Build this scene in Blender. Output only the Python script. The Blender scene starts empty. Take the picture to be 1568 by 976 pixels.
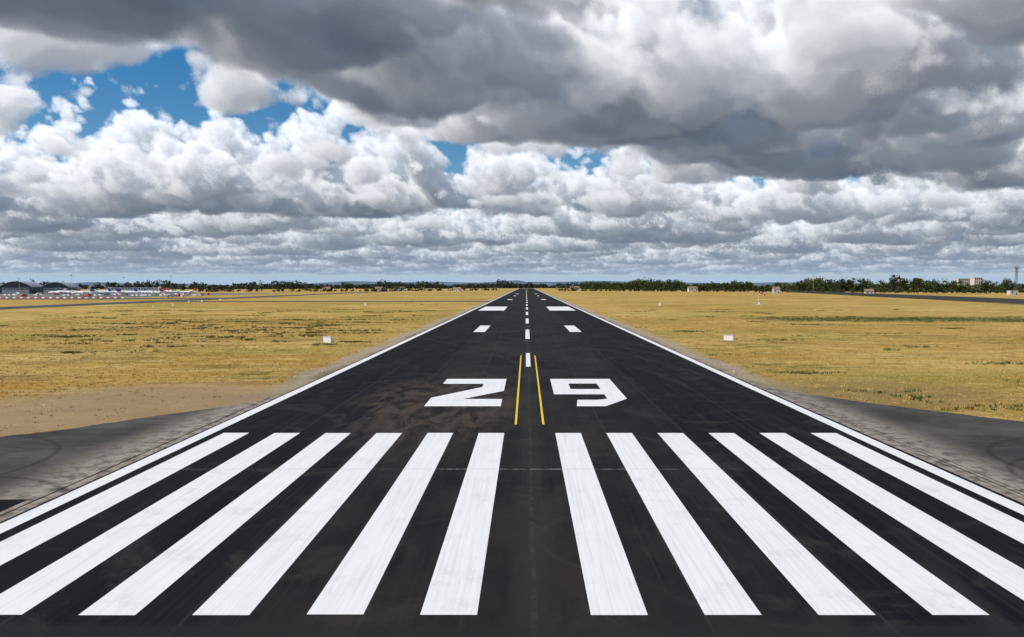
import bpy, math, time, random
import numpy as np
from mathutils import Vector, Matrix
T0=time.time()
random.seed(7); RNG=np.random.default_rng(11)
scn=bpy.context.scene
scn.view_settings.view_transform='Standard'; scn.view_settings.look='None'; scn.view_settings.exposure=0

SUN_EL=math.radians(49); SUN_AZ=math.radians(-108)   # azimuth measured from +Y towards +X
S=np.array([math.cos(SUN_EL)*math.sin(SUN_AZ),math.cos(SUN_EL)*math.cos(SUN_AZ),math.sin(SUN_EL)],dtype=np.float32)

# ------------------------------------------------------------------ CLOUD FIELD (units: cloud base height = 1)
NV=128
def band3(f,seed):
    r=np.random.default_rng(seed).standard_normal((NV,NV,NV)).astype(np.float32)
    F=np.fft.rfftn(r)
    k=np.fft.fftfreq(NV)*NV; kz=np.fft.rfftfreq(NV)*NV
    K=np.sqrt(k[:,None,None]**2+k[None,:,None]**2+kz[None,None,:]**2)
    F*=np.exp(-((K-f)/(0.33*f))**2)
    o=np.fft.irfftn(F,s=(NV,NV,NV)).astype(np.float32)
    return o/o.std()
VOL=np.zeros((NV,NV,NV),np.float32)
for i,(f,w) in enumerate([(3,1.0),(6,.55),(12,.30),(24,.14),(44,.06)]):
    VOL+=w*np.abs(band3(f,100+i))
VOL=(VOL-VOL.mean())/VOL.std()
VF=VOL.ravel()
def tri(x,y,z):
    xf=np.floor(x);yf=np.floor(y);zf=np.floor(z)
    fx=(x-xf);fy=(y-yf);fz=(z-zf)
    m=NV-1
    xi=xf.astype(np.int32)&m;yi=yf.astype(np.int32)&m;zi=zf.astype(np.int32)&m
    x1=((xi+1)&m)*(NV*NV);xi=xi*(NV*NV);y1=((yi+1)&m)*NV;yi=yi*NV;z1=(zi+1)&m
    a=VF[xi+yi+zi];b=VF[xi+yi+z1];c=VF[xi+y1+zi];d=VF[xi+y1+z1]
    e=VF[x1+yi+zi];f=VF[x1+yi+z1];g=VF[x1+y1+zi];h=VF[x1+y1+z1]
    a+=(b-a)*fz;c+=(d-c)*fz;e+=(f-e)*fz;g+=(h-g)*fz
    a+=(c-a)*fy;e+=(g-e)*fy
    return a+(e-a)*fx
CN=1536; CE=76.8; CS=CN/(2*CE)     # coverage grid, 0.1 cell
def band2(wl,seed):
    f=2*CE/wl
    r=np.random.default_rng(seed).standard_normal((CN,CN))
    F=np.fft.rfft2(r);k=np.fft.fftfreq(CN)*CN;kz=np.fft.rfftfreq(CN)*CN
    K=np.sqrt(k[:,None]**2+kz[None,:]**2)
    F*=np.exp(-((K-f)/(0.4*f))**2)
    o=np.fft.irfft2(F,s=(CN,CN));return (o/o.std()).astype(np.float32)
g=(np.arange(CN)+.5)/CS-CE
GX,GY=np.meshgrid(g,g,indexing='ij')
n9=band2(9,1);n4=band2(5.2,2);n2=band2(2.8,3);n1=band2(1.2,4)
far=-.02+.16*n9+.42*n4+.34*n2+.08*n1
far=np.minimum(far,.72)
blobs=[(-2.7,2.1,1.2,.8,1.05),(-1.9,2.75,.95,.6,1.0),(-1.15,3.45,.85,.65,1.0),(-.6,4.3,.75,.7,.95),(.35,5.15,1.0,.9,1.05),(1.5,6.0,1.3,1.0,.9),
 (3.0,6.9,1.3,1.0,.85),(5.0,7.6,1.2,.9,1.05),(6.6,7.6,1.2,1.2,.9),(2.0,4.5,.8,.8,.8),(1.9,3.0,.9,.6,.75),(2.7,5.4,.9,.7,.75),(-1.1,2.2,1.0,.6,.8),
 (-7.8,10.2,1.5,1.2,.76),(-5.7,10.5,1.5,1.2,.88),(-3.9,10.7,1.1,1.0,.82),(-2.5,10.9,1.1,.9,.9),
 (-.1,11.2,1.0,.8,.70),(1.2,10.8,.9,.7,.78),(4.3,12.2,1.2,.9,.85),(7.8,11.8,1.5,1.0,.6),(9.2,9.4,1.3,1.2,.7)]
man=np.full((CN,CN),-.75,np.float32)
for bx,by,rx,ry,a in blobs:
    q=((GX-bx)/rx)**2+((GY-by)/ry)**2
    v=a*np.exp(-q*.75)*1.25-.30
    man=np.maximum(man,v)+.12*np.maximum(0,np.minimum(man,v))
man+=.12*n2+.10*n1
R=np.sqrt(GX**2+GY**2)
w=np.clip((R-13.2)/2.0,0,1); w=w*w*(3-2*w); w=np.maximum(w,np.clip((1.0-GY)/1.5,0,1))
COV=np.clip(man*(1-w)+far*w,-1.2,1.15).astype(np.float32); CF=COV.ravel()
def cov(x,y):
    u=np.clip((x+CE)*CS-.5,0,CN-2.01);v=np.clip((y+CE)*CS-.5,0,CN-2.01)
    ui=u.astype(np.int32);vi=v.astype(np.int32);fu=u-ui;fv=v-vi
    i=ui*CN+vi
    a=CF[i];b=CF[i+1];c=CF[i+CN];d=CF[i+CN+1]
    a+=(b-a)*fv;c+=(d-c)*fv
    return a+(c-a)*fu
TH=1.35; TS=NV/3.7; TS2=NV/1.13
SIG=12.0; SL=5.0
def dens0(x,y,z):
    c=cov(x,y); hn=(z-1)/TH
    e=c-hn
    ok=(e>-.75)&(hn>-.03)
    out=np.full(x.shape,-9,np.float32)
    if ok.any():
        xx=x[ok];yy=y[ok];zz=z[ok];h=hn[ok]
        Bn=tri(xx*TS+.31*zz*TS,yy*TS,zz*TS)
        ee=e[ok]+(.21+.05*np.clip(h*3,0,1))*Bn-.9*np.clip(.12-h,0,1)/.15
        out[ok]=ee
    return out
def march(az,el,n,rng,rmax=74.):
    te=math.tan(el)
    r0=.97/te; r1=min(2.95/te,rmax)
    na=len(az)
    if r0>=r1-1: return None
    t=(np.arange(n,dtype=np.float32)[None,:]+rng.random((na,n),dtype=np.float32)*.9)/n
    r=r0+(r1-r0)*t
    ds=(r1-r0)/n/math.cos(el)
    sx=np.sin(az)[:,None].astype(np.float32);cy=np.cos(az)[:,None].astype(np.float32)
    x=(r*sx);y=(r*cy);z=r*te
    e=dens0(x,y,z)
    nz=(e>-.35)
    d=np.zeros_like(e)
    xx=x[nz];yy=y[nz];zz=z[nz]
    D=tri(xx*TS2,yy*TS2+17.3,zz*TS2)
    d[nz]=np.clip((e[nz]+.065*D)*SL,0,1)
    tau=d*(SIG*ds)
    cum=np.cumsum(tau,axis=1)-tau
    wgt=np.exp(-cum)*(1-np.exp(-tau))
    Tf=np.exp(-(cum[:,-1]+tau[:,-1]))
    sel=wgt>.003
    xs=x[sel];ys=y[sel];zs=z[sel];ws=wgt[sel];rs=r[sel]
    od=np.zeros_like(xs);prev=0.
    for s in (.04,.1,.2,.36,.6,1.0,1.5):
        q=dens0(xs+S[0]*s,ys+S[1]*s,zs+S[2]*s)
        od+=np.clip(q*SL,0,1)*(SIG*(s-prev)); prev=s
    up=np.zeros_like(xs);prev=0.
    for s in (.08,.25,.55):
        q=dens0(xs,ys,zs+s); up+=np.clip(q*SL,0,1)*(s-prev); prev=s
    hn=np.clip((zs-1)/TH,0,1)
    sun=.53*np.exp(-.72*od)+.36*np.exp(-.19*od)+.11*np.exp(-.06*od)
    amb=np.exp(-2.1*up)*(.45+.55*hn)
    low=.62+.38*np.clip(hn/.36,0,1)
    cs=np.array([.98,.94,.885]);ca=np.array([.155,.220,.325]);cb=np.array([.046,.064,.100])
    col=(sun*low)[:,None]*cs+(amb*low)[:,None]*ca+cb
    hz=np.exp(-np.maximum(rs-3,0)/62.)[:,None]
    col=col*hz+HAZE*(1-hz)
    idx=np.nonzero(sel)[0]
    out=np.zeros((na,3))
    for k in range(3): out[:,k]=np.bincount(idx,weights=ws*col[:,k],minlength=na)
    return out,Tf
HAZE=np.array([.41,.545,.71])
def sky_image(name,W,H,az0,az1,el1,nfun):
    az=az0+(az1-az0)*(np.arange(W)+.5)/W
    buf=np.zeros((H,W,4),np.float32)
    def row(j):
        el=el1*(j+.5)/H
        rng=np.random.default_rng(j+5)
        res=march(az,el,nfun(el),rng)
        if res is None: C=np.zeros((W,3));Tf=np.ones(W)
        else: C,Tf=res
        h=1-math.exp(-(1.0/math.tan(el))/48.)
        buf[j,:,:3]=C+(Tf*h)[:,None]*HAZE
        buf[j,:,3]=1-Tf*(1-h)
    from concurrent.futures import ThreadPoolExecutor
    import os
    with ThreadPoolExecutor(max(1,min(8,os.cpu_count() or 1))) as ex: list(ex.map(row,range(H)))
    img=bpy.data.images.new(name,W,H,alpha=True,float_buffer=True)
    img.colorspace_settings.name='Non-Color'; img.alpha_mode='CHANNEL_PACKED'
    img.pixels.foreach_set(buf.ravel()); img.update(); img.pack()
    return img
FAZ=math.radians(40);FEL=math.radians(24)
imF=sky_image('cloud_field_front',1400,440,-FAZ,FAZ,FEL,lambda e:int(110+80*(1-e/FEL)))
print('front clouds',time.time()-T0)
imA=sky_image('cloud_field_all',720,180,-math.pi,math.pi,math.pi/2,lambda e:40)
print('all clouds',time.time()-T0)

# ------------------------------------------------------------------ WORLD
wd=bpy.data.worlds.new("World"); scn.world=wd; wd.use_nodes=True
nt=wd.node_tree; nt.nodes.clear(); L=nt.links.new
def nn(t,**k):
    n=nt.nodes.new(t)
    for a,b in k.items(): setattr(n,a,b)
    return n
def mth(op,a,b=None,c=None):
    n=nn('ShaderNodeMath',operation=op)
    for i,v in enumerate((a,b,c)):
        if v is None: continue
        if isinstance(v,(int,float)): n.inputs[i].default_value=v
        else: L(v,n.inputs[i])
    return n.outputs[0]
tc=nn('ShaderNodeTexCoord'); sp=nn('ShaderNodeSeparateXYZ'); L(tc.outputs['Generated'],sp.inputs[0])
X,Y,Z=sp.outputs
az=mth('ARCTAN2',X,Y); el=mth('MAXIMUM',mth('ARCSINE',Z),0.0002)
def imgn(im,u,v):
    cb=nn('ShaderNodeCombineXYZ');L(u,cb.inputs[0]);L(v,cb.inputs[1])
    t=nn('ShaderNodeTexImage',image=im,interpolation='Cubic',extension='EXTEND');L(cb.outputs[0],t.inputs[0]);return t
tF=imgn(imF,mth('ADD',mth('DIVIDE',az,2*FAZ),.5),mth('DIVIDE',el,FEL))
tA=imgn(imA,mth('ADD',mth('DIVIDE',az,2*math.pi),.5),mth('DIVIDE',el,math.pi/2))
inF=mth('MULTIPLY',mth('LESS_THAN',mth('ABSOLUTE',az),FAZ*.995),mth('LESS_THAN',el,FEL*.995))
mc=nn('ShaderNodeMix',data_type='RGBA');L(inF,mc.inputs[0]);L(tA.outputs[0],mc.inputs[6]);L(tF.outputs[0],mc.inputs[7])
ma=nn('ShaderNodeMix',data_type='FLOAT');L(inF,ma.inputs[0]);L(tA.outputs[1],ma.inputs[2]);L(tF.outputs[1],ma.inputs[3])
sky=nn('ShaderNodeTexSky',sky_type='NISHITA',sun_disc=False,sun_elevation=SUN_EL,sun_rotation=SUN_AZ)
sky.air_density=1.0;sky.dust_density=.2;sky.ozone_density=2.5
hs=nn('ShaderNodeHueSaturation');hs.inputs['Saturation'].default_value=1.55;hs.inputs['Value'].default_value=.88;L(sky.outputs[0],hs.inputs['Color'])
inv=mth('SUBTRACT',1.0,ma.outputs[0]); STR=.10
sc=nn('ShaderNodeVectorMath',operation='SCALE');L(hs.outputs[0],sc.inputs[0]);L(inv,sc.inputs['Scale'])
sc2=nn('ShaderNodeVectorMath',operation='SCALE');L(mc.outputs[2],sc2.inputs[0]);sc2.inputs['Scale'].default_value=1/STR
ad=nn('ShaderNodeVectorMath',operation='ADD');L(sc.outputs[0],ad.inputs[0]);L(sc2.outputs[0],ad.inputs[1])
bg=nn('ShaderNodeBackground');bg.inputs[1].default_value=STR;L(ad.outputs[0],bg.inputs[0])
wo=nn('ShaderNodeOutputWorld');L(bg.outputs[0],wo.inputs[0])
try: wd.cycles.sampling_method='MANUAL'; wd.cycles.sample_map_resolution=512
except Exception as e: print(e)

sl=bpy.data.lights.new('sun','SUN');sl.energy=4.1;sl.angle=math.radians(.5);sl.color=(1,.95,.86)
so=bpy.data.objects.new('sun',sl);scn.collection.objects.link(so)
so.rotation_euler=Vector((-float(S[0]),-float(S[1]),-float(S[2]))).to_track_quat('-Z','Y').to_euler()

# ------------------------------------------------------------------ CAMERA
HC=10.45
cd=bpy.data.cameras.new('camera');co=bpy.data.objects.new('camera',cd);scn.collection.objects.link(co);scn.camera=co
co.location=(-.24,0,HC);co.rotation_euler=(math.radians(90-2.497),0,0)
cd.sensor_width=36;cd.lens=26.86;cd.shift_x=-22/1568;cd.clip_end=200000;cd.clip_start=.1

# ------------------------------------------------------------------ MATERIAL HELPERS
class M:
    def __init__(s,name,rough=.9,spec=.3):
        s.m=bpy.data.materials.new(name);s.m.use_nodes=True;s.nt=s.m.node_tree
        s.b=s.nt.nodes['Principled BSDF'];s.b.inputs['Roughness'].default_value=rough
        s.b.inputs['Specular IOR Level'].default_value=spec
        s.tc=s.nt.nodes.new('ShaderNodeTexCoord')
    def L(s,a,b): s.nt.links.new(a,b)
    def val(s,v,inp):
        if isinstance(v,(int,float)): inp.default_value=v
        elif isinstance(v,tuple): inp.default_value=(v+(1,)) if len(v)==3 else v
        else: s.L(v,inp)
    def noise(s,scale,detail=5,rough=.55,st=(1,1,1),off=(0,0,0),dist=0):
        mp=s.nt.nodes.new('ShaderNodeMapping');mp.inputs['Scale'].default_value=st;mp.inputs['Location'].default_value=off
        s.L(s.tc.outputs['Object'],mp.inputs[0])
        n=s.nt.nodes.new('ShaderNodeTexNoise');n.inputs['Scale'].default_value=scale;n.inputs['Detail'].default_value=detail
        n.inputs['Roughness'].default_value=rough;n.inputs['Distortion'].default_value=dist;s.L(mp.outputs[0],n.inputs['Vector']);return n.outputs[0]
    def math(s,op,a,b=0.,c=None):
        n=s.nt.nodes.new('ShaderNodeMath');n.operation=op;s.val(a,n.inputs[0]);s.val(b,n.inputs[1])
        if c is not None:s.val(c,n.inputs[2])
        return n.outputs[0]
    def ramp(s,v,a,b,lo=0.,hi=1.):
        n=s.nt.nodes.new('ShaderNodeMapRange');n.interpolation_type='SMOOTHSTEP';s.val(v,n.inputs[0])
        n.inputs[1].default_value=a;n.inputs[2].default_value=b;n.inputs[3].default_value=lo;n.inputs[4].default_value=hi;return n.outputs[0]
    def mix(s,f,a,b,mode='MIX'):
        n=s.nt.nodes.new('ShaderNodeMix');n.data_type='RGBA';n.blend_type=mode;s.val(f,n.inputs[0]);s.val(a,n.inputs[6]);s.val(b,n.inputs[7]);return n.outputs[2]
    def xyz(s):
        n=s.nt.nodes.new('ShaderNodeSeparateXYZ');s.L(s.tc.outputs['Object'],n.inputs[0]);return n.outputs
    def attr(s,name):
        n=s.nt.nodes.new('ShaderNodeAttribute');n.attribute_name=name;return n.outputs['Fac']
    def col(s,c): s.val(c,s.b.inputs['Base Color']);return s
    def dist(s,x,y,cx,cy): return s.math('SQRT',s.math('ADD',s.math('POWER',s.math('SUBTRACT',x,cx),2.),s.math('POWER',s.math('SUBTRACT',y,cy),2.)))
    def bump(s,h,st=.5,d=.05):
        n=s.nt.nodes.new('ShaderNodeBump');n.inputs['Strength'].default_value=st;n.inputs['Distance'].default_value=d;s.L(h,n.inputs['Height']);s.L(n.outputs[0],s.b.inputs['Normal']);return s
def simple(name,c,rough=.6,var=.15,scale=2.):
    m=M(name,rough);n=m.noise(scale,4)
    m.col(m.mix(m.ramp(n,.3,.7),tuple(x*(1-var) for x in c),tuple(min(1,x*(1+var)) for x in c)));return m.m

# ground
m=M('dry_grass_ground',1.0,.05)
x,y,z=m.xyz();ax=m.math('ABSOLUTE',x)
big=m.noise(.010,5,.6,(.7,1,1));mid=m.noise(.05,6,.65,(.6,1,1));fin=m.noise(.40,8,.75,(.7,1,1));tiny=m.noise(3.0,6,.75)
mow=m.noise(.30,4,.6,(.22,1.7,1),dist=1.0)
c=m.mix(m.ramp(big,.40,.60),(.47,.295,.070),(.60,.42,.14))
c=m.mix(m.ramp(mid,.42,.62,0,.8),c,(.44,.255,.060))
c=m.mix(m.ramp(mow,.48,.66,0,.6),c,(.68,.52,.23))
c=m.mix(m.ramp(m.noise(.09,6,.7,(.5,1,1),(13,5,0)),.50,.64,0,.7),c,(.30,.19,.055))
# mower swirls
w1=m.math('ADD',m.dist(x,y,72,150),m.math('MULTIPLY',mid,26.))
w1=m.ramp(m.math('SINE',m.math('MULTIPLY',w1,1.15)),-.2,.9);w1=m.math('MULTIPLY',w1,m.math('MULTIPLY',m.ramp(m.dist(x,y,72,150),28,60,1,0),m.ramp(fin,.35,.6)))
c=m.mix(m.math('MULTIPLY',w1,.55),c,(.30,.19,.06))
w2=m.math('ADD',m.math('ADD',m.math('MULTIPLY',y,1.),m.math('MULTIPLY',x,.16)),m.math('MULTIPLY',mid,30.))
w2=m.math('MULTIPLY',m.ramp(m.math('SINE',m.math('MULTIPLY',w2,.7)),.2,1.),m.ramp(m.noise(.02,3,.5,(1,1,1),(2,9,0)),.45,.6))
c=m.mix(m.math('MULTIPLY',w2,.4),c,(.66,.50,.22))
c=m.mix(m.ramp(fin,.50,.64,0,.7),c,(.23,.155,.05))
gm=m.math('MULTIPLY',m.ramp(m.noise(.030,5,.6,(.7,1,1),(31,7,0)),.50,.61),m.ramp(m.noise(.45,6,.7,(.6,1,1),(5,9,0)),.46,.58))
c=m.mix(m.math('MULTIPLY',gm,.8),c,(.125,.14,.032))
olive=m.ramp(m.noise(.018,4,.6,(.6,1,1),(77,3,0)),.49,.65,0,.55)
c=m.mix(olive,c,(.33,.28,.068))
sw=m.math('ABSOLUTE',m.math('SUBTRACT',m.math('ADD',y,m.math('MULTIPLY',x,.12)),247.));sw=m.math('ADD',sw,m.math('MULTIPLY',m.math('SUBTRACT',fin,.5),60.))
sw=m.math('MULTIPLY',m.ramp(sw,4,24,.85,0),m.ramp(x,62,85))
c=m.mix(sw,c,(.10,.115,.032))
c=m.mix(1.0,c,m.mix(m.ramp(tiny,.3,.7),(.64,.62,.60),(1.2,1.2,1.18)),'MULTIPLY')
edge=m.math('ADD',ax,m.math('MULTIPLY',m.math('SUBTRACT',fin,.5),6.))
edge=m.math('ADD',edge,m.math('MULTIPLY',m.math('SUBTRACT',mid,.5),7.))
dirt=m.ramp(edge,24.8,28.,1,0)
dcol=m.mix(m.ramp(tiny,.35,.65),(.24,.20,.15),(.50,.43,.33))
dcol=m.mix(m.ramp(edge,22.8,25.0,.75,0.),dcol,(.12,.105,.088))
c=m.mix(m.math('MULTIPLY',dirt,.9),c,dcol)
q=m.math('ADD',m.math('POWER',m.math('DIVIDE',m.math('ADD',x,34.),15.),2.),m.math('POWER',m.math('DIVIDE',m.math('SUBTRACT',y,64.),17.),2.))
q=m.math('ADD',q,m.math('MULTIPLY',m.math('SUBTRACT',fin,.5),2.2))
c=m.mix(m.ramp(q,.4,1.6,.85,0),c,m.mix(m.ramp(mid,.35,.65),m.mix(tiny,(.25,.17,.10),(.36,.26,.16)),m.mix(tiny,(.34,.24,.13),(.46,.34,.20))))
q=m.math('ADD',m.math('POWER',m.math('DIVIDE',m.math('SUBTRACT',x,33.),13.),2.),m.math('POWER',m.math('DIVIDE',m.math('SUBTRACT',y,74.),10.),2.))
q=m.math('ADD',q,m.math('MULTIPLY',m.math('SUBTRACT',fin,.5),3.))
c=m.mix(m.ramp(q,.3,1.5,.6,0),c,m.mix(tiny,(.15,.12,.05),(.30,.22,.10)))
c=m.mix(m.ramp(y,2500,12000,0,.8),c,(.20,.25,.28))  # aerial haze painted into the ground colour, growing with distance
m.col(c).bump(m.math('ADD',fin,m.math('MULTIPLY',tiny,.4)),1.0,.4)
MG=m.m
# runway asphalt
m=M('new_asphalt',.88,.08)
x,y,z=m.xyz();ax=m.math('ABSOLUTE',x)
gr=m.noise(9,8,.7);st=m.noise(1.0,6,.65,(1.3,.022,1));pt=m.noise(.09,6,.65,(1,.6,1));st2=m.noise(1.0,5,.6,(5,.06,1),(3,3,0))
c=m.mix(m.ramp(st,.35,.7),(.0042,.0050,.0068),(.0125,.0128,.0140))
c=m.mix(m.ramp(st2,.50,.72,0,.6),c,(.024,.0225,.0215))
inner=m.ramp(ax,9.5,11.5,1,0)
c=m.mix(m.math('MULTIPLY',inner,m.ramp(pt,.36,.66,.12,.85)),c,(.028,.0245,.0225))
q=m.math('ADD',m.math('POWER',m.math('DIVIDE',m.math('ADD',x,8.),8.),2.),m.math('POWER',m.math('DIVIDE',m.math('SUBTRACT',y,68.),22.),2.))
c=m.mix(m.math('MULTIPLY',m.ramp(q,.2,1.3,.85,0),m.ramp(m.noise(.5,7,.7,(1.2,.4,1),dist=1.),.40,.60)),c,(.066,.053,.043))
c=m.mix(m.math('MULTIPLY',m.ramp(m.noise(.22,7,.7,(1,1,1),(41,2,0),1.2),.50,.66),.55),c,(.034,.031,.028))
dd=m.dist(x,y,-180,60)
c=m.mix(m.math('MULTIPLY',m.ramp(m.math('SINE',m.math('MULTIPLY',m.math('ADD',dd,m.math('MULTIPLY',pt,4.)),1.3)),.6,1.),m.math('MULTIPLY',m.ramp(m.noise(.05,4,.5,(1,.5,1),(8,3,0)),.48,.62),.35)),c,(.04,.037,.034))
c=m.mix(m.ramp(gr,.55,.8,0,.4),c,(.036,.035,.034))
wob=m.math('MULTIPLY',m.math('SUBTRACT',m.noise(.6,4),.5),.16)
jx=m.math('ABSOLUTE',m.math('ADD',x,wob))
j0=m.math('MULTIPLY',m.ramp(jx,.0,.16,1,0),m.ramp(m.noise(.9,6,.7),.40,.66))
c=m.mix(m.math('MULTIPLY',j0,.5),c,(.075,.073,.07))
c=m.mix(m.ramp(m.math('ABSOLUTE',m.math('ADD',x,wob)),.1,1.1,.28,0),c,(.045,.043,.04))
for jp in (5.4,10.9,16.4):
    jj=m.math('ABSOLUTE',m.math('SUBTRACT',jx,jp));c=m.mix(m.ramp(jj,.02,.10,.4,0),c,(.042,.041,.04))
jt=m.math('MULTIPLY',m.ramp(m.math('ABSOLUTE',m.math('SUBTRACT',m.math('ADD',y,wob),42.9)),.03,.18,1,0),m.math('MULTIPLY',m.ramp(ax,2,11,1,.15),m.ramp(m.noise(1.1,6,.7,(1,1,1),(9,9,0)),.36,.6)))
c=m.mix(m.math('MULTIPLY',jt,.8),c,(.21,.205,.195))
nb=m.math('MULTIPLY',m.ramp(y,22.8,23.3,1,0),.6);c=m.mix(nb,c,(.020,.019,.019))
for cx,cy,r in ((4.5,31,4.2),(10,29,6.5),(-13,47,5.)):
    dd=m.dist(x,y,cx,cy)
    c=m.mix(m.math('MULTIPLY',m.ramp(m.math('ABSOLUTE',m.math('SUBTRACT',dd,r)),.05,.22,.4,0),m.ramp(pt,.45,.6)),c,(.04,.038,.037))
c=m.mix(m.ramp(y,150,900,0,.6),c,(.022,.022,.024))
m.col(c).bump(gr,.35,.01);m.L(m.ramp(st,.3,.7,.8,.97),m.b.inputs['Roughness'])
MA=m.m
# old asphalt
m=M('worn_asphalt',.95,.1)
x,y,z=m.xyz();ax=m.math('ABSOLUTE',x)
fin=m.noise(1.1,8,.7);tiny=m.noise(12,5,.7);pt=m.noise(.14,6,.65);sw=m.noise(.5,5,.6,(.3,1.7,1),dist=1.2)
c=m.mix(m.ramp(pt,.35,.65),(.042,.041,.040),(.090,.085,.080))
c=m.mix(m.ramp(sw,.5,.68,0,.6),c,(.034,.033,.033))
g_=m.math('ADD',ax,m.math('MULTIPLY',m.math('SUBTRACT',fin,.5),5.))
gc=m.mix(m.ramp(fin,.36,.62),(.11,.10,.085),(.36,.32,.27))
c=m.mix(m.ramp(g_,24.8,28.8,.9,0),c,gc)
c=m.mix(m.ramp(fin,.58,.72,0,.5),c,(.16,.14,.12))
for cx,cy,r in ((-33,35,6.),(-30,33,8.3),(-38,44,9),(36,44,8),(33,40,6.5)):
    dd=m.dist(x,y,cx,cy)
    c=m.mix(m.ramp(m.math('ABSOLUTE',m.math('SUBTRACT',dd,r)),.08,.3,.5,0),c,(.024,.023,.023))
m.col(c).bump(tiny,.4,.02)
MO=m.m
MT=simple('taxiway_asphalt',(.05,.052,.057),.9,.25,.05)
MC=simple('apron_concrete',(.15,.15,.145),.9,.2,.05)
def paint(name,base,dirty,amt):
    m=M(name,.75,.25);st=m.noise(1.0,6,.7,(7,.12,1));bl=m.noise(.5,7,.7);sp=m.noise(6,6,.8)
    c=m.mix(m.ramp(st,.42,.72,0,amt),base,dirty)
    c=m.mix(m.ramp(bl,.52,.72,0,amt),c,dirty)
    c=m.mix(m.ramp(sp,.64,.74,0,.65),c,tuple(v*.35 for v in base))
    x,y,z=m.xyz();w_=m.math('ABSOLUTE',m.math('SINE',m.math('MULTIPLY',x,11.6)))
    c=m.mix(m.math('MULTIPLY',m.ramp(w_,0.,.10,.22,0),m.ramp(bl,.4,.6)),c,tuple(v*.4 for v in base))
    wob=m.math('MULTIPLY',m.math('SUBTRACT',m.noise(.6,4),.5),.16)
    jt=m.ramp(m.math('ABSOLUTE',m.math('SUBTRACT',m.math('ADD',y,wob),42.9)),.02,.10,.3,0);c=m.mix(jt,c,tuple(v*.3 for v in base))
    m.col(c).bump(sp,.15,.004);return m.m
MW=paint('white_paint',(.75,.75,.75),(.53,.525,.51),.5)
MY=paint('yellow_paint',(.75,.52,.04),(.45,.34,.08),.5)

# ------------------------------------------------------------------ MESH BUILDER
class B:
    def __init__(s): s.v=[];s.f=[];s.mi=[]
    def poly(s,pts,mi=0):
        n=len(s.v);s.v+=[tuple(p) for p in pts];s.f.append(tuple(range(n,n+len(pts))));s.mi.append(mi)
    def box(s,c,d,mi=0,rz=0,taper=1.):
        cx,cy,cz=c;dx,dy,dz=[q/2 for q in d];n=len(s.v);cr,sr=math.cos(rz),math.sin(rz)
        for zz in (-1,1):
            t=1 if zz<0 else taper
            for a,b in ((-1,-1),(1,-1),(1,1),(-1,1)):
                X=a*dx*t;Y=b*dy*t;s.v.append((cx+X*cr-Y*sr,cy+X*sr+Y*cr,cz+zz*dz))
        for f in ((0,3,2,1),(4,5,6,7),(0,1,5,4),(1,2,6,5),(2,3,7,6),(3,0,4,7)): s.f.append(tuple(n+i for i in f));s.mi.append(mi)
    def tube(s,p0,p1,r0,r1,k=8,mi=0,cap=True):
        p0=Vector(p0);p1=Vector(p1);d=(p1-p0).normalized();u=d.orthogonal().normalized();w=d.cross(u);n=len(s.v)
        for p,r in ((p0,r0),(p1,r1)):
            for i in range(k):
                a=2*math.pi*i/k;s.v.append(tuple(p+(u*math.cos(a)+w*math.sin(a))*r))
        for i in range(k): s.f.append((n+i,n+(i+1)%k,n+k+(i+1)%k,n+k+i));s.mi.append(mi)
        if cap: s.f.append(tuple(n+i for i in range(k))[::-1]);s.mi.append(mi);s.f.append(tuple(n+k+i for i in range(k)));s.mi.append(mi)
    def loft(s,rings,mi=0):
        n=len(s.v);k=len(rings[0])
        for r in rings:s.v+=[tuple(p) for p in r]
        for j in range(len(rings)-1):
            for i in range(k): s.f.append((n+j*k+i,n+j*k+(i+1)%k,n+(j+1)*k+(i+1)%k,n+(j+1)*k+i));s.mi.append(mi)
        s.f.append(tuple(n+i for i in range(k))[::-1]);s.mi.append(mi)
        s.f.append(tuple(n+(len(rings)-1)*k+i for i in range(k)));s.mi.append(mi)
    def mesh(s,name,mats):
        me=bpy.data.meshes.new(name);me.from_pydata(s.v,[],s.f)
        for q in mats: me.materials.append(q)
        me.polygons.foreach_set('material_index',s.mi);me.update();return me
    def obj(s,name,mats,loc=(0,0,0),rz=0,parent=None,smooth=False):
        return place(name,s.mesh(name,mats),loc,rz,parent,smooth)
def place(name,me,loc=(0,0,0),rz=0,parent=None,smooth=False):
    if smooth: me.polygons.foreach_set('use_smooth',[True]*len(me.polygons))
    o=bpy.data.objects.new(name,me);scn.collection.objects.link(o);o.location=loc;o.rotation_euler=(0,0,rz)
    if parent:o.parent=parent
    return o
def empty(name,loc=(0,0,0),rz=0):
    o=bpy.data.objects.new(name,None);scn.collection.objects.link(o);o.location=loc;o.rotation_euler=(0,0,rz);return o

# ------------------------------------------------------------------ GROUND AND PAVEMENT
b=B();xs=[-40000,-3000,-400,-60,60,400,3000,40000];ys=[-3000,-200,0,100,400,1500,6000,60000]
for i in range(7):
    for j in range(7):b.poly([(xs[i],ys[j],0),(xs[i+1],ys[j],0),(xs[i+1],ys[j+1],0),(xs[i],ys[j+1],0)])
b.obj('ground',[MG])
def curve(pts,n=8,jit=.0):
    out=[]
    P=[pts[0]]+pts+[pts[-1]]
    for i in range(1,len(P)-2):
        for k in range(n):
            t=k/n;p=[]
            for a in range(2):
                p0,p1,p2,p3=P[i-1][a],P[i][a],P[i+1][a],P[i+2][a]
                p.append(.5*((2*p1)+(-p0+p2)*t+(2*p0-5*p1+4*p2-p3)*t*t+(-p0+3*p1-3*p2+p3)*t**3)+random.uniform(-jit,jit))
            out.append(tuple(p))
    out.append(pts[-1]);return out
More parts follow.
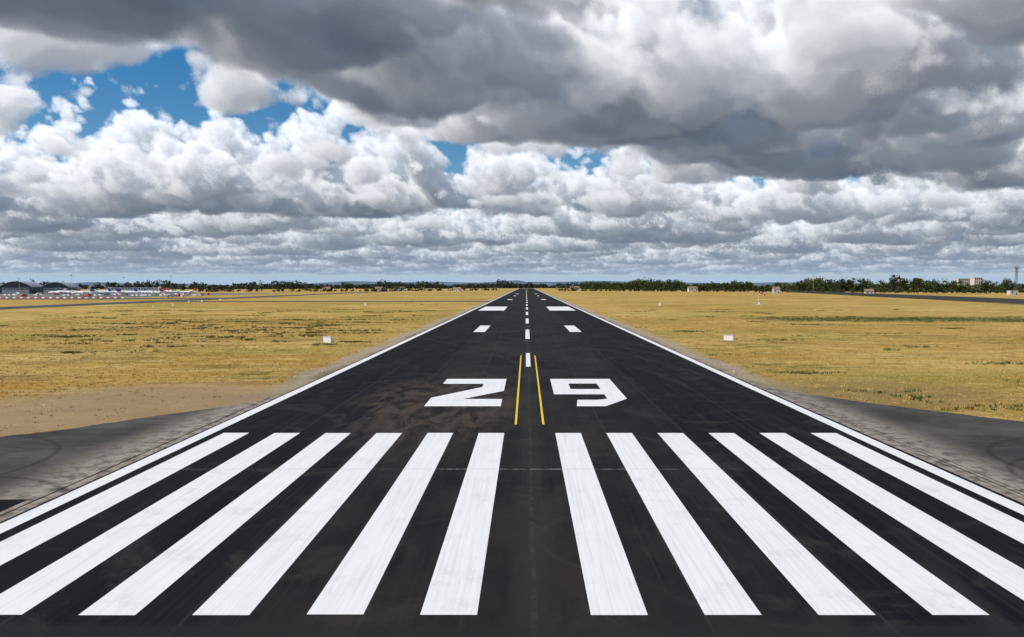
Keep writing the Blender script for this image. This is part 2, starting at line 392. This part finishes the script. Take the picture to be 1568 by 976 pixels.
PADL=[(23.0,84),(23.9,72),(25.5,66.5),(29.5,61.1),(33.8,55),(38,51.2),(46,46),(60,42),(90,39),(160,38)]
PADR=[(23.0,88),(24.2,80),(25.7,74.7),(30.2,67.5),(34.3,62.4),(39,57),(48,51),(62,46),(90,43),(160,42)]
def pad(name,sgn,pts):
    e=curve(pts,10,.16);b=B()
    for i in range(len(e)-1):
        (x0,y0),(x1,y1)=e[i],e[i+1]
        b.poly([(sgn*x0,-10,.012),(sgn*x1,-10,.012),(sgn*x1,y1,.012),(sgn*x0,y0,.012)][::(1 if sgn>0 else -1)])
    return b.obj(name,[MO])
pad('taxiway_entrance',-1,PADL);pad('taxiway_entrance',1,PADR)
b=B();b.poly([(-120,-10,.02),(-24.2,-10,.02),(-24.5,36.8,.02),(-120,36.8,.02)]);b.obj('taxiway_new_surface',[MA])
RL=2350
rw=empty('runway')
b=B()
ysr=[-60,0,60,150,400,1000,RL]
for i in range(6): b.poly([(-23.4,ysr[i],.03),(23.4,ysr[i],.03),(23.4,ysr[i+1],.03),(-23.4,ysr[i+1],.03)])
b.obj('runway_surface',[MA],parent=rw)
ZP=.04
def rect(b,x0,x1,y0,y1,z=ZP): b.poly([(x0,y0,z),(x1,y0,z),(x1,y1,z),(x0,y1,z)])
b=B()
for k in range(6):
    for s_ in (-1,1):
        xa=1.8+3.6*k;q=[s_*xa,s_*(xa+1.8)];j=random.uniform(-.06,.06);rect(b,min(q),max(q),23.75+j,53.5+j)
b.obj('threshold_stripes',[MW],parent=rw)
b=B()
for s_ in (-1,1):
    for i in range(5):
        q=[s_*22.3,s_*23.2];rect(b,min(q),max(q),ysr[i+1]-(60 if i==0 else 0),ysr[i+2] if i<4 else RL-2)
b.obj('edge_lines',[MW],parent=rw)
b=B()
rect(b,-.3,.3,97.5,117)
yy=148
while yy<RL-60: rect(b,-.42,.42,yy,yy+31);yy+=60
b.obj('centre_line',[MW],parent=rw)
b=B()
for s_ in (-1,1):
    for (a,c_,y0,y1) in ((9.5,12.1,170,197),(9.4,20.2,314,372),(10.5,14.0,545,570),(10.5,12.5,735,765),(9.5,13,900,935)):
        q=[s_*a,s_*c_];rect(b,min(q),max(q),y0,y1)
b.obj('touchdown_zone_markings',[MW],parent=rw)
b=B();D0=65.4
def dg(b,ox,pts): b.poly([(ox+u,D0+v,ZP) for u,v in pts])
dg(b,-9.05,[(0,0),(6.6,0),(6.6,4.2),(3.0,4.2),(6.6,9.6),(6.6,19.2),(0,19.2),(0,15.0),(4.3,15.0),(4.3,12.4),(0,5.0)])
ox=2.4
dg(b,ox,[(0,15.2),(6.6,15.2),(6.6,19.2),(0,19.2)])
dg(b,ox,[(0,7.2),(1.8,7.2),(1.8,15.2),(0,15.2)])
dg(b,ox,[(1.8,7.2),(4.8,7.2),(4.8,10.9),(1.8,10.9)])
dg(b,ox,[(4.8,4.4),(6.6,4.4),(6.6,15.2),(4.8,15.2)])
dg(b,ox,[(1.7,0),(4.2,0),(6.6,4.4),(4.8,4.4),(3.9,3.7),(2.0,3.7)])
b.obj('runway_number',[MW],parent=rw)
b=B();rect(b,-1.12,-.95,56.8,113);rect(b,.95,1.12,56.8,113);b.obj('yellow_guide_lines',[MY],parent=rw)
b=B();b.poly([(-252,250,.012),(-226,250,.012),(-226,2300,.012),(-252,2300,.012)]);b.obj('parallel_taxiway',[MT])
b=B();b.poly([(-225.9,478,.012),(-23.5,478,.012),(-23.5,503,.012),(-225.9,503,.012)]);b.obj('link_taxiway',[MT])
b=B();b.poly([(-900,640,.012),(-340,640,.012),(-300,1000,.012),(-900,1000,.012)]);b.obj('apron',[MC])
b=B();b.poly([(-900,520,.016),(-300,560,.016),(-252.2,600,.016),(-252.2,640,.016),(-330,612,.016),(-900,585,.016)]);b.obj('service_taxiway',[MT])
b=B();b.poly([(278,385,.012),(345,385,.012),(480,1180,.012),(402,1180,.012)]);b.obj('perimeter_road',[MT])

# ------------------------------------------------------------------ GRASS TUFTS
def inside_pad(x,y):
    P_=PADL if x<0 else PADR
    return y<np.interp(abs(x),[p[0] for p in P_],[p[1] for p in P_])+1.2
def bare(x,y): return ((x+34)/14)**2+((y-64)/16)**2<1.1 and random.random()<.85
def tufts(name,pts,h,r,mat,nb=6):
    n=len(pts);P=np.repeat(pts,nb,axis=0);k=len(P)
    a=RNG.uniform(0,2*np.pi,k);rr=r*np.sqrt(RNG.random(k));hh=h*RNG.uniform(.5,1.3,k);wd_=hh*RNG.uniform(.10,.25,k)+.02
    bx=P[:,0]+np.cos(a)*rr;by=P[:,1]+np.sin(a)*rr;t=RNG.uniform(0,2*np.pi,k);ln=hh*RNG.uniform(.2,.7,k)
    V=np.zeros((k,3,3));V[:,0]=np.stack([bx-np.cos(t)*wd_,by-np.sin(t)*wd_,np.zeros(k)],1);V[:,1]=np.stack([bx+np.cos(t)*wd_,by+np.sin(t)*wd_,np.zeros(k)],1)
    V[:,2]=np.stack([bx+np.cos(a)*ln,by+np.sin(a)*ln,hh],1)
    me=bpy.data.meshes.new(name);me.from_pydata(V.reshape(-1,3).tolist(),[],np.arange(3*k).reshape(-1,3).tolist());me.materials.append(mat);me.update()
    return place(name,me)
def scatter(n,xr,yr,pw=1.):
    out=[]
    while len(out)<n:
        y=yr[0]+(yr[1]-yr[0])*random.random()**pw;x=random.uniform(*xr)*random.choice((-1,1))
        if abs(x)<.75*y+10 and not bare(x,y) and not inside_pad(x,y): out.append((x,y))
    return np.array(out)
def gm_(name,a,c2):
    m=M(name,.9,.1);m.col(m.mix(m.ramp(m.noise(.4,5),.35,.65),a,c2));return m.m
MD=gm_('dry_grass_blades',(.38,.25,.07),(.60,.45,.18));MGr=gm_('green_grass_blades',(.075,.10,.022),(.16,.17,.05))
tufts('dry_grass',scatter(24000,(26.5,150),(48,260),1.5),.15,.25,MD,5)
cl=[]
for i in range(110):
    cx,cy=scatter(1,(28,170),(58,330),1.2)[0];k=random.randint(5,40);sx=random.uniform(.5,3.5);sy=random.uniform(.4,1.6)
    cl+=[(cx+random.gauss(0,sx),cy+random.gauss(0,sy)) for _ in range(k)]
for i in range(110):
    cx=random.uniform(-110,-34);cy=random.uniform(135,235);k=random.randint(6,22);s1=random.uniform(.7,3.)
    cl+=[(cx+random.gauss(0,s1),cy+random.gauss(0,1.)) for _ in range(k)]
for i in range(160):
    cx=random.uniform(72,185);cy=238-.12*(cx-72)+random.gauss(0,9);k=random.randint(8,22);s1=random.uniform(1,4.)
    cl+=[(cx+random.gauss(0,s1),cy+random.gauss(0,1.2)) for _ in range(k)]
cl=[p for p in cl if abs(p[0])>25.5 and not inside_pad(*p)]
tufts('green_grass_tufts',np.array(cl),.28,.32,MGr,8)

# ------------------------------------------------------------------ TREES
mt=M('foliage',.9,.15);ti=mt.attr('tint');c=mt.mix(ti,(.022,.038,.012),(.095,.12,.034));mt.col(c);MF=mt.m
mt=M('distant_foliage',1,.05);ti=mt.attr('tint');c=mt.mix(ti,(.042,.064,.058),(.095,.12,.080));mt.col(c);MF2=mt.m  # far leaves: bluish atmospheric haze is part of the base colour
MBk=simple('bark',(.09,.07,.05),.95)
def crown(cx,cy,h,r,ncl,nq,q,lo=.32):
    Vs=[];Ts=[]
    for i in range(ncl):
        a=random.uniform(0,6.283);rr=r*math.sqrt(random.random())*.85;zz=h*random.uniform(lo,.86)
        rr*=math.sqrt(max(.15,1-((zz/h-.5)/.5)**2))
        c=np.array([cx+math.cos(a)*rr,cy+math.sin(a)*rr,zz]);cr=r*random.uniform(.28,.5)
        d=RNG.standard_normal((nq,3));d/=np.linalg.norm(d,axis=1)[:,None];d*=(cr*RNG.random(nq)**.4)[:,None];d[:,2]*=.8
        p=c+d;u=RNG.standard_normal((nq,3));u/=np.linalg.norm(u,axis=1)[:,None];w=np.cross(u,RNG.standard_normal((nq,3)));w/=np.linalg.norm(w,axis=1)[:,None]
        s=q*RNG.uniform(.5,1.2,nq)[:,None]
        Vs.append(np.stack([p-u*s-w*s*.6,p+u*s-w*s*.3,p+u*s*.7+w*s*.7,p-u*s*.6+w*s*.5],1).reshape(-1,3))
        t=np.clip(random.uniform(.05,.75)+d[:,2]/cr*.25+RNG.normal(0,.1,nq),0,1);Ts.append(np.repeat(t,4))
    return np.concatenate(Vs),np.concatenate(Ts)
def trees(name,lst,q,ncl,nq,mat,loc=(0,0,0),lo=.32):
    V=[];T=[];b=B()
    for (x,y,h,r) in lst:
        v,t=crown(x,y,h,r,ncl,nq,q,lo);V.append(v);T.append(t)
        b.tube((x,y,0),(x+.2,y,h*.5),r*.07+.08,r*.04+.05,6,1)
        for k in range(4):
            a=random.uniform(0,6.28);b.tube((x+.1,y,h*.3),(x+math.cos(a)*r*.5,y+math.sin(a)*r*.5,h*.62),r*.03+.04,.04,4,1,False)
    V=np.concatenate(V);T=np.concatenate(T);n=len(V)
    F=np.arange(n).reshape(-1,4).tolist()+[tuple(i+n for i in f) for f in b.f]
    me=bpy.data.meshes.new(name);me.from_pydata(V.tolist()+b.v,[],F)
    me.materials.append(mat);me.materials.append(MBk);me.polygons.foreach_set('material_index',[0]*(n//4)+[1]*len(b.f))
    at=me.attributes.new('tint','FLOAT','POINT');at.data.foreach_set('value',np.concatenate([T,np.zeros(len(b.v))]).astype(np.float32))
    me.update();return place(name,me,loc)
def line(pts,spacing,hr,rows,rj,wr=(.4,.75),gap=.06):
    out=[];ph=random.random()*9
    for (x0,y0,h0),(x1,y1,h1) in zip(pts[:-1],pts[1:]):
        Ln=math.hypot(x1-x0,y1-y0);k=int(Ln/spacing)
        for i in range(k):
            for r in range(rows):
                t=(i+random.random())/k;X_=x0+(x1-x0)*t
                env=.80+.2*math.sin(X_*.021+ph)+.14*math.sin(X_*.057+2*ph)+.1*math.sin(X_*.13)
                h=(h0+(h1-h0)*t)*random.uniform(*hr)*env
                if random.random()<gap: continue
                out.append((X_+random.gauss(0,3),y0+(y1-y0)*t+r*rj+random.gauss(0,rj*.4),max(3,h),h*random.uniform(*wr)))
    return out
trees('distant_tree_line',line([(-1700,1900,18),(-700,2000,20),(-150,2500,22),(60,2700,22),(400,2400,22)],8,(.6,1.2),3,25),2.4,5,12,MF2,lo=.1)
trees('tree_belt',line([(150,2000,20),(330,1500,20),(520,1250,20),(700,1080,19),(960,900,18)],6.,(.6,1.25),4,14),1.4,6,16,MF,lo=.1)
trees('hedge_row',line([(-640,1120,7),(-300,1250,8),(-60,1500,8)],7,(.4,1.5),2,10,(.5,.9),.3),1.1,4,12,MF,lo=.1)
trees('hedge_row',line([(60,1400,7),(260,1250,7),(420,1130,8),(640,960,7)],6,(.4,1.5),2,10,(.5,.9)),1.0,4,12,MF,lo=.1)
for (px,d,h,r) in ((1370,960,26,7),(1320,1010,20,6),(1405,980,22,7),(1225,1100,19,8),(1145,1150,18,6),(1510,900,18,7),(1542,930,20,8),(1434,900,15,6),(1288,1050,21,5),(1190,1120,16,6)):
    X_=(px-806)/1170*d
    trees('broadleaf_tree',[(0,0,h,r)],.75,22,42,MF,(X_,d,0))

# ------------------------------------------------------------------ HILLS
mt=M('distant_hill',1,0);n_=mt.noise(.002,5);mt.col(mt.mix(n_,(.09,.14,.20),(.15,.21,.28)));MH=mt.m  # blue distance haze put straight into the hill colour
b=B();nseg=160;prof=[]
for i in range(nseg+1):
    X_=-9000+18000*i/nseg;h=44+22*math.sin(X_*.0006+1)+12*math.sin(X_*.0021)+6*math.sin(X_*.0057+2)
    h*= 1.15 if X_<0 else .8
    prof.append((X_,h))
for i in range(nseg):
    (x0,h0),(x1,h1)=prof[i],prof[i+1]
    b.poly([(x0,9000,0),(x1,9000,0),(x1,9900,h1),(x0,9900,h0)]);b.poly([(x0,9900,h0),(x1,9900,h1),(x1,12000,0),(x0,12000,0)])
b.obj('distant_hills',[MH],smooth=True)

# ------------------------------------------------------------------ BUILDINGS
MWh=simple('white_wall',(.62,.60,.56),.8,.08,.3);MGl=simple('window_glass',(.03,.04,.05),.2,.3,1);MRf=simple('roof_tile',(.26,.17,.12),.9,.2,.6)
MGy=simple('grey_metal_roof',(.33,.36,.40),.5,.1,.2);MDk=simple('dark_cladding',(.06,.075,.09),.6,.2,.3);MLt=simple('light_metal',(.5,.52,.54),.5,.1,.4)
def hangar(loc,w,d,hw,ha,rz):
    E=empty('aircraft_hangar',loc,rz)
    k=18;arc=[(-w/2+w*i/k, hw+ha*math.sin(math.pi*i/k)**.8 if 0<i<k else hw) for i in range(k+1)]
    b=B();out=[(x,0,z) for x,z in arc]
    b.poly([(-w/2,0,0),(w/2,0,0)]+out[::-1]);b.poly([(-w/2,d,0),(w/2,d,0)]+[(x,d,z) for x,z in arc][::-1])
    b.poly([(-w/2,0,0),(-w/2,d,0),(-w/2,d,hw),(-w/2,0,hw)]);b.poly([(w/2,0,0),(w/2,d,0),(w/2,d,hw),(w/2,0,hw)])
    b.obj('walls',[MDk],parent=E)
    b=B()
    for i in range(k):
        (x0,z0),(x1,z1)=arc[i],arc[i+1]
        q=[(x0,-1.2,z0+.1),(x1,-1.2,z1+.1),(x1,-1.2,z1+.7),(x0,-1.2,z0+.7)];q2=[(x,d+1,z) for x,_,z in q];b.loft([q,q2])
    b.obj('roof',[MGy],parent=E)
    b=B();nd=6;dw=w*.86/nd
    for i in range(nd): b.box((-w*.43+dw*(i+.5),-.25-.12*(i%2),hw*.45),(dw-.25,.2,hw*.9),0);b.box((-w*.43+dw*(i+.5),-.42-.12*(i%2),hw*.72),(dw-1.,.06,1.2),1)
    b.obj('doors',[MLt,MGl],parent=E)
hangar((-618,925,0),34,42,8,6.5,.25);hangar((-573,930,0),30,40,7.5,6.,.25);hangar((-668,930,0),34,40,8,6.5,.25)
def block(name,loc,w,d,h,rz,wall,floors,roof,gable=True):
    E=empty(name,loc,rz);b=B();b.box((0,0,h/2),(w,d,h));b.obj('walls',[wall],parent=E)
    b=B()
    if gable:
        rh=d*.28;o=.5;e=[(-w/2-o,-d/2-o,h),(w/2+o,-d/2-o,h),(w/2+o,d/2+o,h),(-w/2-o,d/2+o,h)];r1=(-w/2-o,0,h+rh);r2=(w/2+o,0,h+rh)
        b.poly([e[0],e[1],r2,r1]);b.poly([e[2],e[3],r1,r2]);b.poly([e[1],e[2],r2]);b.poly([e[3],e[0],r1]);b.box((w*.25,.6,h+rh),(.9,.9,1.6))
    else: b.box((0,0,h+.2),(w+.6,d+.6,.4))
    b.obj('roof',[roof],parent=E)
    b=B();n=max(2,int(w/3.2));fh=h/floors
    for f in range(floors):
        for i in range(n): 
            X_=-w/2+w*(i+.5)/n
            if f==0 and i==n//2: continue
            b.box((X_,-d/2-.02,fh*(f+.55)),(1.3,.1,fh*.45))
    b.obj('windows',[MGl],parent=E)
    b=B();b.box((-w/2+w*(n//2+.5)/n,-d/2-.03,1.1),(1.3,.12,2.2));b.obj('door',[MDk],parent=E)
def PX(px,d): return (px-806)/1170*d
block('white_villa',(PX(1472,1200),1200,0),20,10,20.5,.15,MWh,5,MLt,False)
block('white_villa',(PX(1494,1210),1210,0),14,10,22,.1,MWh,5,MLt,False)
for px,d,w,h,wl in ((1240,1500,24,19,MWh),(1188,1000,8,6,MLt),(700,1250,12,4.5,MWh),(612,1400,18,5,MWh),(580,1500,14,5,MWh),(500,1450,14,5,MWh),(880,1400,16,6,MWh),(1060,1200,14,6,MWh),(1330,900,9,3.5,MWh)):
    block('farm_house',(PX(px,d),d,0),w,9,h,random.uniform(-.3,.3),wl,max(1,int(h/3.5)),MRf)
block('terminal_building',(-520,1010,0),60,18,7,.1,MLt,2,MGy,False)
block('gate_hut',(PX(1550,830),830,0),9,6,4.5,0,MWh,1,MGy,False)

# ------------------------------------------------------------------ LATTICE MAST, LIGHT MASTS, WINDSOCK
def lattice(name,loc,H,w0,w1):
    b=B();ns=10
    def cr(t): w=(w0+(w1-w0)*t)/2;return [(-w,-w,H*t),(w,-w,H*t),(w,w,H*t),(-w,w,H*t)]
    for i in range(ns):
        a=cr(i/ns);c=cr((i+1)/ns)
        for k in range(4):
            b.tube(a[k],c[k],.16,.16,4);b.tube(a[k],c[(k+1)%4],.09,.09,4,0,False);b.tube(c[k],c[(k+1)%4],.09,.09,4,0,False)
    b.box((0,0,H+.2),(w1+2.6,w1+2.6,.4));b.box((0,0,H-4),(w1+2.,w1+2.,.3))
    for k in range(6): b.box((math.cos(k)*1.6,math.sin(k)*1.6,H+1.4),(.35,.35,2.))
    b.tube((0,0,H),(0,0,H+6),.1,.04,5)
    b.obj(name,[simple('mast_steel',(.12,.12,.13),.6)],loc)
lattice('lattice_mast',(PX(1555,900),900,0),30,3.4,1.4)
def lmast(loc,H):
    b=B();b.tube((0,0,0),(0,0,H),.22,.1,8);b.box((0,0,H),(3,.4,.25))
    for k in (-1.2,-.4,.4,1.2): b.box((k,-.3,H+.15),(.55,.35,.45),1)
    b.box((0,0,.15),(1,1,.3));b.obj('light_mast',[MLt,MDk],loc)
for px,d,H in ((110,900,22),(262,980,22),(30,860,18),(1245,1120,25),(190,940,20)): lmast((PX(px,d),d,0),H)
MR=simple('red_fabric',(.55,.05,.03),.8);MWf=simple('white_fabric',(.75,.75,.73),.8)
b=B();b.tube((0,0,0),(0,0,7.4),.12,.09,8,0);b.box((0,0,.12),(1.2,1.2,.24),0)
dirv=Vector((.85,.1,-.45)).normalized();p=Vector((.1,0,7.2))
for i in range(5):
    a=p+dirv*(.85*i);c_=p+dirv*(.85*(i+1));b.tube(a,c_,.66-.07*i,.66-.07*(i+1),12,1+(i%2),False)
for a in (0,2.1,4.2): b.tube((0,0,0),(math.cos(a)*2,math.sin(a)*2,0.02),.05,.05,5,0)
b.tube((0,0,7.1),(.5,0,7.4),.04,.04,5,0)
b.obj('windsock',[MWf,MR,MWf],(123,406,0))
b=B();b.box((0,0,.7),(1.6,1.2,1.4),0);b.box((0,0,1.45),(1.8,1.4,.1),1);b.box((0,-.61,.7),(.7,.04,1.0),1);b.obj('equipment_cabinet',[MWf,MLt],(126,412,0))

# ------------------------------------------------------------------ SIGNS
def sign(name,loc,w,h,rz=0,face=MWf):
    b=B();b.box((0,0,.03),(w+.5,1.0,.06),2);b.box((0,0,.32+h/2),(w,.28,h),0)
    b.box((0,-.15,.32+h-.03),(w+.06,.04,.06),1);b.box((0,-.15,.32+.03),(w+.06,.04,.06),1);b.box((-w/2,-.15,.32+h/2),(.06,.04,h-.12),1);b.box((w/2,-.15,.32+h/2),(.06,.04,h-.12),1)
    b.box((0,0,.32+h+.03),(w+.1,.34,.06),1)
    for k in (-.36,0,.36): b.tube((k*w,0,.06),(k*w,0,.34),.05,.05,8,1)
    b.obj(name,[face,MLt,MC],loc,rz)
MSg=simple('sign_panel',(.82,.82,.81),.5,.03,1)
sign('taxiway_sign',(-35.3,134.5,0),2.0,1.05,-.6,MSg);sign('taxiway_sign',(36.9,140,0),1.8,1.0,-.6,MSg)
for X_,d,w in ((-161.4,330,.5),(-166.7,360,.5),(-204,509,2.),(-200.3,453,1.2),(-199.9,470,1.2),(64.4,370,.8),(-78.2,370,.8)):
    sign('marker_board',(X_,d,0),w,.9 if w>1 else 1.6,-.5)
b=B();b.box((0,0,.55),(1.0,.7,.4),0);b.box((0,-.36,.55),(.8,.04,.24),1)
for k in (-.4,.4):
    b.tube((k,.2,0),(k,.2,.36),.04,.04,6,0);b.tube((k,-.2,0),(k,-.2,.36),.04,.04,6,0)
papi=b.mesh('papi_light',[MWf,MDk])
for k in range(4): place('papi_light',papi,(-40-8*k,405,0))
b=B();b.tube((0,0,0),(0,0,.06),.16,.16,12,0);b.tube((0,0,.06),(0,0,.24),.06,.05,10,0);b.tube((0,0,.24),(0,0,.38),.10,.07,10,1);b.tube((0,0,.38),(0,0,.42),.07,.03,10,0)
el_=b.mesh('runway_edge_light',[simple('light_housing',(.55,.42,.10),.6),MWf])
yy=90
while yy<900:
    for s_ in (-1,1): place('runway_edge_light',el_,(s_*24.3,yy,0.0))
    yy+=60

# ------------------------------------------------------------------ FENCE
b=B();fx0,fy0,fx1,fy1=262,378,392,1150;Lf=math.hypot(fx1-fx0,fy1-fy0);nf=int(Lf/3);rz=math.atan2(fy1-fy0,fx1-fx0)
for i in range(nf+1):
    t=i/nf;x_=fx0+(fx1-fx0)*t;y_=fy0+(fy1-fy0)*t;b.tube((x_,y_,0),(x_,y_,2.7),.09,.09,5);b.tube((x_,y_,2.7),(x_+.3,y_,3.05),.03,.03,4)
for z_ in (.1,.35,.6,.85,1.1,1.35,1.6,1.85,2.1,2.4,2.6,2.75,2.9):
    b.tube((fx0,fy0,z_),(fx1,fy1,z_),.025,.025,4,0,False)
for i in range(nf*12):
    t=(i+.5)/(nf*12);x_=fx0+(fx1-fx0)*t;y_=fy0+(fy1-fy0)*t;b.box((x_,y_,1.3),(.10,.04,2.5),0,rz)
b.obj('perimeter_fence',[simple('fence_steel',(.05,.055,.055),.6)])

# ------------------------------------------------------------------ BARRIERS
MRp=simple('red_plastic',(.55,.06,.04),.5);MWp=simple('white_plastic',(.82,.82,.82),.5,.04)
def barrier(mat):
    b=B();prof=[(-.3,0),(.3,0),(.3,.15),(.12,.4),(.1,1.0),(-.1,1.0),(-.12,.4),(-.3,.15)]
    b.loft([[(-1,y_,z_) for y_,z_ in prof],[(1,y_,z_) for y_,z_ in prof]]);b.box((0,0,1.06),(1.6,.1,.12));return b.mesh('traffic_barrier',[mat])
bm=[barrier(MRp),barrier(MWp)]
for i in range(36):
    place('traffic_barrier',bm[i%2],(-425+i*2.9,612+random.uniform(-.3,.3),0),random.uniform(-.08,.08))

# ------------------------------------------------------------------ AIRCRAFT
def ring(y_,r,z_,k=12,sx=1.): return [(math.cos(2*math.pi*i/k)*r*sx,y_,z_+math.sin(2*math.pi*i/k)*r) for i in range(k)]
def slab(b,pts,t,mi):
    n=Vector(t);b.loft([[Vector(p)-n for p in pts],[Vector(p)+n for p in pts]],mi)
def jet(name,L_,span,acc):
    b=B();R_=L_*.068;z0=R_*1.9
    st_=[(-.5,.12),(-.47,.45),(-.42,.75),(-.34,.97),(-.2,1),(.12,1),(.28,.82),(.4,.5),(.5,.15)]
    b.loft([ring(t*L_,R_*q,z0+(max(0,t)*R_*1.1)) for t,q in st_],0)
    b.box((0,-L_*.385,z0+R_*.72),(R_*1.3,R_*.9,R_*.35),1,0,.75)
    for s_ in (-1,1):
        slab(b,[(s_*R_*.6,-L_*.10,z0-R_*.5),(s_*R_*.6,L_*.12,z0-R_*.5),(s_*span/2,L_*.16,z0+R_*.1),(s_*span/2,L_*.08,z0+R_*.1)],(0,0,.12),0)
        slab(b,[(s_*.05,L_*.40,z0+R_*3.1),(s_*.05,L_*.49,z0+R_*3.1),(s_*span*.2,L_*.52,z0+R_*3.2),(s_*span*.2,L_*.47,z0+R_*3.2)],(0,0,.06),0)
        b.loft([ring(y_,r_,z0+R_*.7) for y_,r_ in ((L_*.16,R_*.42),(L_*.2,R_*.52),(L_*.3,R_*.48),(L_*.36,R_*.3))],0)
        n=len(b.v)-48
        for i in range(n,len(b.v)): v=b.v[i];b.v[i]=(v[0]+s_*R_*1.45,v[1],v[2])
        b.box((s_*R_*.95,L_*.25,z0+R_*.7),(R_*.5,L_*.08,R_*.15),0)
        b.tube((s_*R_*1.3,L_*.06,.35),(s_*R_*1.3,L_*.06,z0-R_*.5),.09,.09,6,1);b.tube((s_*R_*1.3-.12,L_*.06,.35),(s_*R_*1.3+.12,L_*.06,.35),.35,.35,12,1)
        for k in range(5): b.box((s_*R_*.985,-L_*.25+k*L_*.07,z0+R_*.25),(.05,L_*.025,R_*.3),1)
        b.box((s_*R_*1.0,-L_*.04,z0-R_*.12),(.06,L_*.5,R_*.12),2)
    slab(b,[(0,L_*.3,z0+R_),(0,L_*.48,z0+R_*.9),(0,L_*.52,z0+R_*3.2),(0,L_*.41,z0+R_*3.2)],(.08,0,0),2)
    b.tube((0,-L_*.38,.3),(0,-L_*.38,z0-R_*.8),.08,.08,6,1);b.tube((-.1,-L_*.38,.3),(.1,-L_*.38,.3),.3,.3,12,1)
    return b.mesh(name,[MWp,MDk,acc])
def prop(name,L_,span,acc):
    b=B();R_=L_*.075;z0=R_*2.0
    b.loft([ring(t*L_,R_*q,z0+dz*R_) for t,q,dz in ((-.5,.25,0),(-.46,.7,0),(-.3,.9,0),(-.1,1.1,.2),(.1,.95,.15),(.3,.5,.3),(.5,.18,.5))],0)
    b.box((0,-L_*.08,z0+R_*1.05),(R_*1.5,L_*.22,R_*.7),1,0,.7)
    for s_ in (-1,1):
        slab(b,[(0,-L_*.2,z0+R_*1.45),(0,L_*.02,z0+R_*1.45),(s_*span/2,0,z0+R_*1.6),(s_*span/2,-L_*.15,z0+R_*1.6)],(0,0,.09),0)
        slab(b,[(0,L_*.38,z0+R_*.5),(0,L_*.5,z0+R_*.5),(s_*span*.17,L_*.5,z0+R_*.5),(s_*span*.17,L_*.42,z0+R_*.5)],(0,0,.04),0)
        b.tube((s_*.2,-L_*.02,z0-R_*.5),(s_*R_*2,-L_*.02,.25),.05,.05,5,1);b.tube((s_*R_*2-.1,-L_*.02,.25),(s_*R_*2+.1,-L_*.02,.25),.25,.25,12,1)
        b.tube((s_*R_*.8,-L_*.1,z0-R_*.4),(s_*span*.22,-L_*.1,z0+R_*1.45),.03,.03,5,0)
    slab(b,[(0,L_*.34,z0+R_*.6),(0,L_*.5,z0+R_*.6),(0,L_*.53,z0+R_*2.5),(0,L_*.45,z0+R_*2.5)],(.05,0,0),2)
    b.box((0,-L_*.51,z0),(.12,.06,2.),1);b.tube((0,-L_*.42,.25),(0,-L_*.42,z0),.05,.05,5,1);b.tube((-.1,-L_*.42,.25),(.1,-L_*.42,.25),.22,.22,12,1)
    return b.mesh(name,[MWp,MDk,acc])
MBl=simple('blue_trim',(.05,.12,.4),.4);MSv=simple('grey_trim',(.25,.27,.3),.4)
js=[jet('business_jet',22,21,MBl),jet('business_jet',20,19,MWp),jet('business_jet',24,23,MWp),jet('business_jet',21,20,MRp)]
ps=[prop('light_airplane',9.5,12,MRp),prop('light_airplane',10,12.5,MBl)]
xs_=list(range(84,300,9))
for i,px in enumerate(xs_):
    d=random.uniform(740,860);j=(i%4!=2)
    me=random.choice(js) if j else random.choice(ps)
    place('business_jet' if j else 'light_airplane',me,(PX(px,d)+random.uniform(-4,4),d,0),random.choice([1.2,1.6,2.1,1.4,-1.6,-1.2]))
for px in (10,60,100,125,150,180,205,225,250,275,300):
    d=random.uniform(650,730);place('light_airplane',random.choice(ps),(PX(px,d),d,0),random.choice((1.2,1.7,-1.4,-1.9)))
def van(mat):
    b=B();prof=[(-2.6,.4),(2.5,.4),(2.6,1.0),(2.45,2.3),(-1.5,2.35),(-2.1,1.5),(-2.65,1.2)]
    b.loft([[(-.95,y_,z_) for y_,z_ in prof],[(.95,y_,z_) for y_,z_ in prof]],0)
    for s_ in (-1,1):
        b.box((s_*.96,-1.2,1.75),(.03,.9,.55),1)
        for y_ in (-1.7,1.6): b.tube((s_*.75,y_,.36),(s_*1.0,y_,.36),.36,.36,14,1)
    b.box((0,-2.62,.95),(1.5,.05,.25),1);b.box((0,2.56,1.8),(1.4,.05,.5),1)
    return b.mesh('utility_van',[mat,MDk])
vs=[van(MWp),van(MWp),van(MRp),van(MSv)]
for i in range(20):
    px=random.uniform(5,330);d=random.uniform(650,900);place('utility_van',vs[i%4],(PX(px,d),d,0),random.uniform(0,6))
def truck(loc,rz):
    b=B();b.box((0,.8,1.75),(2.5,5.6,2.3),0,0,.97);b.box((0,-3.0,1.5),(2.4,1.9,1.9),0,0,.92);b.box((0,-3.05,2.0),(2.44,1.5,.7),1,0,.95);b.box((0,-3.98,1.9),(2.,.05,.7),1);b.box((0,-.4,.75),(2.3,7.6,.3),1)
    b.box((0,-3,2.6),(1.6,.4,.25),2);b.box((0,.8,3.),(1.6,4.6,.15),3)
    for s_ in (-1,1):
        for y_ in (-2.9,1.2,2.6): b.tube((s_*.95,y_,.5),(s_*1.28,y_,.5),.5,.5,14,1)
        b.box((s_*1.26,.8,1.6),(.03,5.2,.25),3)
    b.obj('fire_truck',[MRp,MDk,MBl,MWp],loc,rz)
truck((PX(133,690),690,0),1.3)
print('script time',time.time()-T0)
